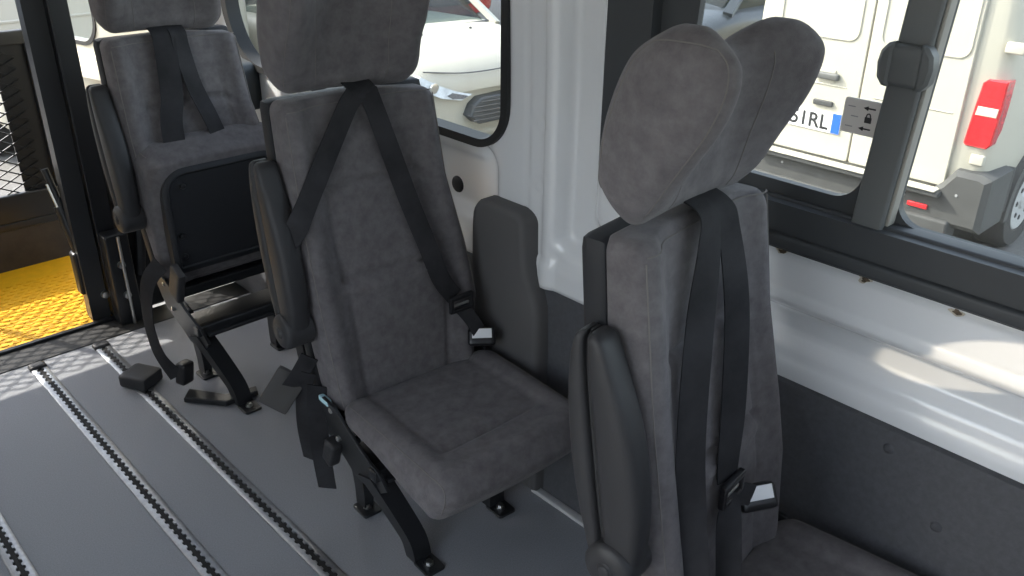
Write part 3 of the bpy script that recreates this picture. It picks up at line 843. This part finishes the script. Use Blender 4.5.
m = MB().add(*tube(smooth_path([(.975, 3.0, .70), (.99, 2.99, .66), (.985, 2.98, .6), (1.0, 2.97, .35), (.97, 2.96, .15)], 6), .018, 8)); m.add(*box((.93, 2.98, .0), (1.05, 3.06, .62), .012))
LB(m, 'pump_housing', BLKS)
brass = mat('brass', (.7, .55, .25), .3, metal=1)
for q in ((.985, 2.975, .66), (.995, 2.965, .60)): LB(MB().add(*lathe([(.001, .008), (.006, .008), (.007, 0)], 10, axle(q, '-y'))), 'brass_fitting', brass)

# open rear door, cream inner face
dr = empty('door_1', (1.30, 3.12, 0), 0, kind='structure')
def DB(m, name, mats, **k): return m.build(name, mats, dr, **k)
ang = math.radians(12)
dr.rotation_euler = (0, 0, ang)       # local +y runs along the open leaf
m = MB()
m.add(*ring(R(0, .86, .0, 1.85, .06), R(.45, .80, .84, 1.70, (.10, .06, .06, .08)), -.03, .03))
m.add(*box((-.028, .06, .02), (.028, .80, .82), .02)); m.add(*prism([(-.028, .72), (-.075, .72), (-.055, .80), (-.028, .80)], .05, .82, 'y', .004))
DB(m, 'leaf', CREAM, angle=40)
DB(MB().add(*ring(R(.44, .81, .83, 1.71, (.11, .07, .07, .09)), R(.455, .795, .845, 1.695, (.10, .06, .06, .08)), -.034, -.026)), 'rubber_seal', RUB)
DB(MB().add(*prism(R(.445, .805, .835, 1.705, .1), .0, .004, 'x')), 'pane', GLS)
lt = DB(MB().add(*box((-.040, .53, .71), (-.028, .63, .79), .004)), 'latch_plate', INK)
MB().add(*box((-.045, .542, .722), (-.039, .580, .778), .002)).build('reflector', ORG, lt)

d2 = MB().add(*box((-.66, 3.11, 0), (-.61, 3.98, 1.85), .02)); d2.add(*box((-.61, 3.17, .05), (-.60, 3.92, .80), .004))  # unseen left door leaf, added to stop sun passing beside the flap
tag(d2.build('sun_block_door', CREAM), kind='structure')
# ------------------------------------------------------------------ outside
GZ = -.70
tag(MB().add(*box((-30, -30, GZ - .1), (40, 45, GZ))).build('ground', ASPH), kind='structure')

def text(body, name, size, M, mt, parent, depth=.001):
    cu = bpy.data.curves.new(name + '_font', 'FONT'); cu.body = body; cu.size = size; cu.extrude = depth; cu.offset = size * .016; cu.align_x = 'LEFT'
    tmp = bpy.data.objects.new(name + '_src', cu); COL.objects.link(tmp)
    dg = bpy.context.evaluated_depsgraph_get(); dg.update()
    me = bpy.data.meshes.new_from_object(tmp.evaluated_get(dg)); bpy.data.objects.remove(tmp, do_unlink=True); bpy.data.curves.remove(cu)
    me.materials.clear(); me.materials.append(mt); me.name = name
    o = bpy.data.objects.new(name, me); COL.objects.link(o); o.parent = parent; o.matrix_local = M
    return o

def white_van():
    # local: x along the van (0 = rear face), y sideways, z from ground; van heads +x
    v = empty('delivery_van', (5.15, 2.37, GZ), 0, 'white delivery van parked tail-on outside the big window', 'van')
    HW = .80
    def sec(x, hw, zt, zb=.33):
        pts = []
        for a in np.linspace(0, 2 * math.pi, 41)[:-1]:
            ca, sa = math.cos(a), math.sin(a); e = .22
            yy = hw * math.copysign(abs(ca) ** e, ca); zz = (zt + zb) / 2 + (zt - zb) / 2 * math.copysign(abs(sa) ** e, sa)
            yy *= 1 - .08 * max(0, (zz - 1.0)) 
            pts.append((x, yy, zz))
        return pts
    secs = [sec(.0, HW - .07, 2.28, .40), sec(.02, HW - .03, 2.32, .37), sec(.06, HW, 2.35), sec(.4, HW + .03, 2.36), sec(2.6, HW + .04, 2.36), sec(3.3, HW + .03, 2.2), sec(4.0, HW, 1.5), sec(4.7, HW - .05, 1.2), sec(4.85, HW - .2, 1.0)]
    m = MB().add(*loft(secs)); m.build('body', VANW, v, angle=50)
    leaves = []
    for (y0, y1), (p0, p1), zb in (((.004, .655), (.07, .59), .965), ((-.60, -.004), (-.575, -.07), .94)):
        leaf = MB().add(*prism(R(y0, y1, .515, 2.2, (.02, .02, .08, .08)), -.022, .01, 'x', .005)).build('rear_door', VANW, v, angle=30); leaves.append(leaf)
        MB().add(*tube([(-.024, p[0], p[1]) for p in R(p0, p1, 1.245, 2.1, .06)], .006, 6, True)).build('panel_bead', VANW, leaf)
        MB().add(*tube([(-.022, p1 - .02, zb), (-.022, p0 + .02, zb)], .005, 6)).build('waist_bead', VANW, leaf)
    dl = leaves[0]
    P, F = rbox((.014, .075, .022), .012, (4, 12, 6), lambda p: xf(p, TR((-.036, .215, 1.02)))); hb = MB().add(P, F)
    hd = hb.build('door_handle', mat('handle_grey', (.12, .12, .115), .3), dl)
    P, F = rbox((.006, .055, .040), .005, (4, 10, 8), lambda p: xf(p, TR((-.024, .225, 1.02)))); MB().add(P, F).build('handle_cup', VANW, hd)
    # number plate
    MB().add(*box((-.040, .155, .835), (-.022, .285, .868), .006)).build('plate_lamp', VANP, v)
    p = MB().add(*prism(R(.085, .60, .675, .802, .008, 3), -.030, -.022, 'x')); pp = p.build('number_plate', PLATE, v)
    MB().add(*box((-.0315, .085, .677), (-.0295, .140, .800))).build('blue_band', BLUE, pp)
    Mt = Matrix(((0, 0, -1, -.0305), (-1, 0, 0, .430), (0, 1, 0, .692), (0, 0, 0, 1)))
    text('51RL', 'plate_text', .128, Mt, INK, pp)
    Mt = Matrix(((0, 0, -1, -.0235), (-1, 0, 0, -.315), (0, 1, 0, .965), (0, 0, 0, 1)))
    text('RT', 'badge_text', .075, Mt, INKG, leaves[1])
    # tail lamps at both corners
    for sg in (-1, 1):
        o = [(.645, .79), (.66, 1.00), (.672, 1.13), (.70, 1.155), (.80, 1.155), (.80, 1.0), (.792, .80), (.77, .775), (.66, .775)]
        o = [(a * sg, b) for a, b in o]
        lp = MB().add(*prism(o, -.016, .10, 'x', .008)).build('tail_lamp', REDL, v, angle=25)
        MB().add(*prism([(sg * a, b) for a, b in ((.672, .955), (.785, .955), (.788, 1.005), (.678, 1.005))], -.021, 0, 'x', .003)).build('indicator_lens', LAMPC, lp)
        q = MB().add(*box((-.012, sg * .70, .675), (.02, sg * .775, .735), .008)); q.build('white_pad', VANW, v)
    MB().add(*box((-.02, -.84, 1.30), (.03, -.74, 1.36), .01)).build('hinge', VANW, v)
    MB().add(*box((.03, .74, 1.75), (-.02, .84, 1.81), .01)).build('hinge', VANW, v)
    # bumper with raised corners and step
    b = MB()
    o = [(-.86, .30), (.86, .30), (.86, .62), (.80, .64), (.66, .64), (.60, .55), (.55, .50), (-.55, .50), (-.60, .55), (-.66, .64), (-.80, .64), (-.86, .62)]
    V, F = prism(o, -.075, .30, 'x', .03); b.add(V, F)
    b.add(*box((-.13, -.62, .47), (-.03, .62, .505), .012)); b.add(*box((-.10, -.70, .21), (.05, .70, .34), .02))
    bo = b.build('bumper', VANP, v, angle=35)
    MB().add(*box((-.142, -.60, .506), (-.05, .60, .514), .003)).build('step_edge', VANW, bo)
    for yy in (-.50, .66):
        MB().add(*box((-.088, yy - .06, .375), (-.07, yy + .06, .405), .006)).build('red_reflector', REDL, bo)
    for y, z in ((-.41, .43), (-.41, .455), (-.70, .50), (.41, .43)):
        MB().add(*lathe([(.001, .006), (.008, .005), (.009, 0)], 10, axle((-.074, y, z)))).build('parking_sensor', INKG, bo)
    # wheels
    for x in (.72, 3.75):
        for sg in (-1, 1):
            c = axle((x, sg * (HW + .03), .315), '-y' if sg < 0 else '+y')
            w = MB().add(*lathe([(.19, .0), (.20, .012), (.29, .012), (.315, -.02), (.315, -.17), (.28, -.2), (.19, -.2)], 32, c)).build('wheel', TYRE, v)
            hc = MB().add(*lathe([(.001, .012), (.05, .012), (.06, .0), (.15, .006), (.185, .010), (.195, .0), (.195, -.05)], 32, c))
            for k in range(8):
                a = k * math.pi / 4; M2 = c @ TR((.115 * math.cos(a), .115 * math.sin(a), .006))
                hc.add(*lathe([(.001, .003), (.014, .003), (.018, -.002)], 10, M2), 1)
            hc.build('wheel_cover', [mat('wheel_trim', (.42, .42, .41), .4), INK], w)
            arch = [(x + .40 * math.cos(a), .315 + .40 * math.sin(a)) for a in np.linspace(-.1, math.pi + .1, 24)] + [(x + .335 * math.cos(a), .315 + .335 * math.sin(a)) for a in np.linspace(math.pi + .1, -.1, 24)]
            ya, yb = sg * (HW - .05), sg * (HW + .065)
            MB().add(*prism(arch, ya, yb, 'y')).build('wheel_arch', VANP, v, angle=30)
    MB().add(*box((.3, -HW - .055, .34), (1.05 - .72 , -HW + .02, .62), .01)).build('side_skirt', VANP, v)
    return v
white_van()

def car(name, loc, rz, paint, label, cat='car', cabin=True, lights=True, window_fill=None):
    """local: y=0 front, +y to the rear, z from ground"""
    v = empty(name, loc, rz, label, cat)
    def sec(y, hw, zt, zb, crown=.03, e=.28):
        pts = []
        for a in np.linspace(0, 2 * math.pi, 49)[:-1]:
            ca, sa = math.cos(a), math.sin(a)
            xx = hw * math.copysign(abs(ca) ** e, ca); zz = (zt + zb) / 2 + (zt - zb) / 2 * math.copysign(abs(sa) ** e, sa)
            if sa > 0: zz += crown * (1 - (xx / hw) ** 2)
            pts.append((xx, y + .16 * (xx / hw) ** 2 * (1 if y < .6 else 0) * max(0, 1 - y / .6), zz))
        return pts
    m = MB().add(*loft([sec(0, .70, .66, .30), sec(.03, .80, .74, .24), (sec(.12, .86, .84, .20)), sec(.35, .89, .93, .19), sec(.8, .90, 1.02, .19), sec(1.15, .90, 1.06, .19), sec(2.6, .90, 1.02, .19), sec(3.6, .89, 1.0, .19), sec(4.1, .86, .92, .25), sec(4.2, .78, .80, .32)]))
    m.build('body', paint, v, angle=50)
    MB().add(*tube(smooth_path([(-.74, .235, .865), (-.4, .095, .835), (0, .05, .83), (.4, .095, .835), (.74, .235, .865)], 8), .006, 6)).build('bonnet_line', HDK, v)
    c = MB()
    def cs(y, hw, zt, zb=.98): return [(-hw - .06 * 0, y, zb), (-hw, y, (zb + zt) / 2), (-hw + .10, y, zt), (hw - .10, y, zt), (hw, y, (zb + zt) / 2), (hw, y, zb)]
    c.add(*loft([cs(1.02, .78, 1.03), cs(1.78, .74, 1.50), cs(2.2, .73, 1.56), cs(3.2, .72, 1.52), cs(3.95, .74, 1.05)]))
    cb = c.build('greenhouse', GLD if lights else window_fill or HDK, v, angle=30)
    pl_ = MB()
    for sg in (-1, 1):
        pl_.add(*strap([(sg * .80, .98, 1.02), (sg * .725, 1.40, 1.30), (sg * .655, 1.80, 1.52), (sg * .65, 2.3, 1.58), (sg * .64, 3.2, 1.54), (sg * .72, 3.95, 1.06)], (1, .2 * sg, -.25 * sg), .085, .05))
        pl_.add(*strap([(sg * .775, 2.3, 1.02), (sg * .66, 2.3, 1.56)], (0, 1, 0), .07, .03))
    P, F = rbox((.68, .72, .02), .018, (10, 10, 3), lambda p: np.c_[p[:, 0], p[:, 1] + 2.5, p[:, 2] + 1.565 - .04 * ((p[:, 1]) / .72) ** 2 - .03 * (p[:, 0] / .68) ** 2]); pl_.add(P, F)
    pl_.build('roof_frame', paint, v, angle=50)
    if lights:
        for sg in (-1, 1):
            o = [(.335, .665), (.44, .640), (.62, .715), (.80, .835), (.815, .79), (.74, .705), (.60, .635), (.44, .60)]
            # headlight: sits on the curved nose
            def onnose(a, b, k): 
                y = .16 * (a / .85) ** 2 + max(0, (b - .60)) * .33 - .012
                return (sg * a, y + k, b)
            o = [(.36, .655), (.50, .69), (.66, .755), (.80, .84), (.835, .80), (.80, .725), (.66, .65), (.48, .615)]
            hl = MB().add(*loft([[onnose(a, b, .10) for a, b in o], [onnose(a, b, -.012) for a, b in o]])).build('headlight', HEADL, v, angle=30)
            cx, cz = .70, .735
            MB().add(*lathe([(.001, .012), (.03, .014), (.045, .010), (.05, 0)], 18, axle(onnose(cx * 1, cz, -.01), '-y'))).build('reflector_bowl', CHR, hl)
            i2 = [(.40, .645), (.55, .685), (.60, .665), (.56, .635), (.46, .625)]
            MB().add(*loft([[onnose(a, b, .0) for a, b in i2], [onnose(a, b, -.016) for a, b in i2]])).build('lens_inner', HDK, hl)
            nz_ = MB().add(*box((sg * .30 - .012, .98 - .18, 1.045), (sg * .30 + .012, 1.0 - .18, 1.062), .004)); nz_.build('washer_nozzle', HDK, v)
        g_ = [(-.40, .46), (-.30, .38), (.30, .38), (.40, .46), (.36, .56), (.28, .615), (-.28, .615), (-.36, .56)]
        V, F = prism(g_, -.035, .12, 'y', .012); V = [(p[0], p[1] + .16 * (p[0] / .85) ** 2, p[2]) for p in V]
        gr = MB().add(V, F).build('grille', mat('grille_grey', (.06, .065, .07), .6, noise=.3, scale=60), v, angle=30)
        sl_ = MB()
        for z in (.42, .46, .50, .54, .58):
            w = .37 if z < .56 else .30
            sl_.add(*tube([(x, -.036 + .16 * (x / .85) ** 2, z) for x in np.linspace(-w, w, 12)], .006, 5))
        sl_.build('grille_bar', HDK, gr)
        MB().add(*tube([(x, 1.0 - .12 * (x / .7) ** 2 * 0, 1.055) for x in np.linspace(-.7, .7, 10)], .012, 6)).build('wiper_trim', HDK, v)
    for y in (.85, 3.35):
        for sg in (-1, 1):
            cx = axle((sg * .895, y, .31), '+x' if sg > 0 else '-x')
            w = MB().add(*lathe([(.18, .0), (.20, .012), (.28, .010), (.31, -.02), (.31, -.17), (.18, -.2)], 28, cx)).build('wheel', TYRE, v)
            MB().add(*lathe([(.001, .008), (.05, .010), (.06, .002), (.17, .006), (.19, 0)], 28, cx)).build('wheel_cover', CHR, w)
    return v
car('parked_car', (4.67, 5.04, GZ), 0, VANW, 'white car with its headlight and grille seen through the rear side window').scale = (.87, .87, .87)
car('parked_car', (7.9, 9.6, GZ), math.radians(-6), REDC, 'red car behind the white car outside the rear side window')
car('parked_car', (5.65, 5.15, GZ), math.radians(-90), NAVY, 'slate grey car glimpsed above the nearest headrest beside the white delivery van', window_fill=GLD, lights=False)
P, F = rbox((1.2, 3.2, 1.1), .3, (26, 60, 22))
nn = rng.normal(size=P.shape) * .055 + .12 * np.sin(P[:, [1, 2, 0]] * 5.3) * np.sin(P * 3.1 + 1)
hd_ = MB().add(P + nn + np.array([12.6, 7.4, GZ + 1.0]), F).build('hedge', GREEN, smooth=False)
tag(hd_, 'yellow green hedge behind the slate grey car outside the big window', 'hedge')
# second van behind, panel with hinge
v2 = empty('panel_van', (2.55, 7.2, GZ), 0, 'cream white van seen beyond the rear side window left of the middle headrest', 'van')
P, F = rbox((1.0, 2.2, .9), .12, (16, 24, 14), lambda p: np.c_[p[:, 0] * (1 - .06 * ss(.3, .9, p[:, 2])), p[:, 1] + 1.9, p[:, 2] + 1.25])
MB().add(P, F).build('body', VANW, v2, angle=60)
m = MB()
for pts in ([(-.9, -.302, 1.15), (.9, -.302, 1.15)], [(-.9, -.302, .72), (.9, -.302, .72)]): m.add(*tube(pts, .012, 6))
m.build('body_bead', VANW, v2)
MB().add(*box((-.56, -.335, 1.28), (-.44, -.295, 1.40), .02)).build('hinge', mat('hinge_tan', (.45, .40, .28), .5), v2)
for x in (-.8, .8):
    MB().add(*lathe([(.001, .1), (.18, .11), (.2, .12), (.29, .12), (.33, .08), (.33, -.1), (.2, -.12)], 24, axle((x + (.1 if x > 0 else -.1), .7, .33), '+x' if x > 0 else '-x'))).build('wheel', TYRE, v2)
MB().add(*box((-.95, -.38, .3), (.95, -.2, .55), .04)).build('bumper', VANP, v2)

# garage with roller shutter far behind the lift
gb = empty('garage_building', (0.5, 15.5, GZ), 0, 'pale garage building with a ribbed shutter far behind the wheelchair lift', 'building')
m = MB().add(*box((-9, 0, 0), (9, 3, 5), .02)); m.build('wall', mat('render_pale', (.66, .62, .52), .8, noise=.08, scale=2), gb)
m = MB()
pts = [(-.12 if k % 2 else -.08, .02 + k * .09) for k in range(38)]
V = []; F = []
for (y, z) in pts: V += [(-4.5, y, z), (5.5, y, z)]
for k in range(len(pts) - 1): F.append((2 * k, 2 * k + 1, 2 * k + 3, 2 * k + 2))
b0 = len(V); V += [(-4.5, .02, pts[0][1]), (5.5, .02, pts[0][1]), (5.5, .02, pts[-1][1]), (-4.5, .02, pts[-1][1])]; F.append((b0, b0 + 1, b0 + 2, b0 + 3))
m.add(V, F); m.build('roller_shutter', SHUT, gb, smooth=False)

# ------------------------------------------------------------------ light
w = bpy.data.worlds.new('World'); S.world = w; w.use_nodes = True
nt = w.node_tree; bg = nt.nodes['Background']
sky = nt.nodes.new('ShaderNodeTexSky'); sky.sky_type = 'NISHITA'; sky.sun_disc = False
sky.sun_elevation = math.radians(38); sky.sun_rotation = math.radians(-40); sky.air_density = 1.2; sky.dust_density = 2.0
hs_ = nt.nodes.new('ShaderNodeHueSaturation'); hs_.inputs['Saturation'].default_value = .55
nt.links.new(sky.outputs[0], hs_.inputs['Color']); nt.links.new(hs_.outputs[0], bg.inputs['Color']); bg.inputs['Strength'].default_value = .62
def lamp(kind, name, loc, dirv, **k):
    l = bpy.data.lights.new(name, kind); o = bpy.data.objects.new(name, l); COL.objects.link(o)
    o.location = loc; o.rotation_euler = Vector(dirv).to_track_quat('-Z', 'Y').to_euler()
    for a, b in k.items(): setattr(l, a, b)
    return o
lamp('SUN', 'sun', (-6, 9, 8), (.5, -1, -.85), energy=7.0, color=(1, .94, .84), angle=math.radians(.53))

# unseen lamps added under the headliner to fill the interior
for i, y in enumerate((.2, 1.7)):
    cl = empty('fill_lamp', (.35, y, 1.925), 0, ('front', 'rear')[i] + ' slim white fill lamp added out of view above the aisle', 'lamp', 'added fill lamps')
    MB().add(*box((-.10, -.35, -.022), (.10, .35, .004), .008)).build('housing', WHT, cl)
    lm = mat('fill_lamp_lens', (.9, .9, .9), .4); bs = lm.node_tree.nodes['Principled BSDF']; bs.inputs['Emission Color'].default_value = (1, .97, .93, 1); bs.inputs['Emission Strength'].default_value = 1.5
    MB().add(*box((-.08, -.33, -.028), (.08, .33, -.020), .003)).build('lens', lm, cl)
# added spot stands in for windscreen-reflected sun: a patch on the steel side
d = Vector((.40, .90, -.31)).normalized()
tgt = Vector((1.345, .335, .792))
sp = lamp('SPOT', 'reflected_sun_spot', tgt - d * 6, d, energy=2200, color=(1, .86, .66), shadow_soft_size=.004, spot_size=2 * math.atan(.043 / 6), spot_blend=.10)
sp.data.use_square = True

cam = bpy.data.cameras.new('camera'); co_ = bpy.data.objects.new('camera', cam); COL.objects.link(co_); S.camera = co_
cam.sensor_fit = 'HORIZONTAL'; cam.sensor_width = 36; cam.lens = 36 * 870 / 1024; cam.clip_start = .02; cam.clip_end = 200
yaw, pitch, roll = math.radians(43.5), math.radians(26.27), math.radians(.7)
cy, sy, cp, sp = math.cos(yaw), math.sin(yaw), math.cos(pitch), math.sin(pitch)
fwd = Vector((sy * cp, cy * cp, -sp)); rt = Vector((cy, -sy, 0)); up = rt.cross(fwd)
cr, sr = math.cos(roll), math.sin(roll)
r2 = rt * cr + up * sr; u2 = -rt * sr + up * cr
Mx = Matrix((r2, u2, -fwd)).transposed().to_4x4(); Mx.translation = (0, 0, 1.5); co_.matrix_world = Mx
cam.dof.use_dof = False

vs = S.view_settings; vs.view_transform = 'Standard'; vs.look = 'None'; vs.gamma = 1; vs.exposure = 0.28; vs.use_curve_mapping = False
S.cycles.max_bounces = 10; S.cycles.diffuse_bounces = 6; S.cycles.transparent_max_bounces = 16
S.cycles.use_denoising = True
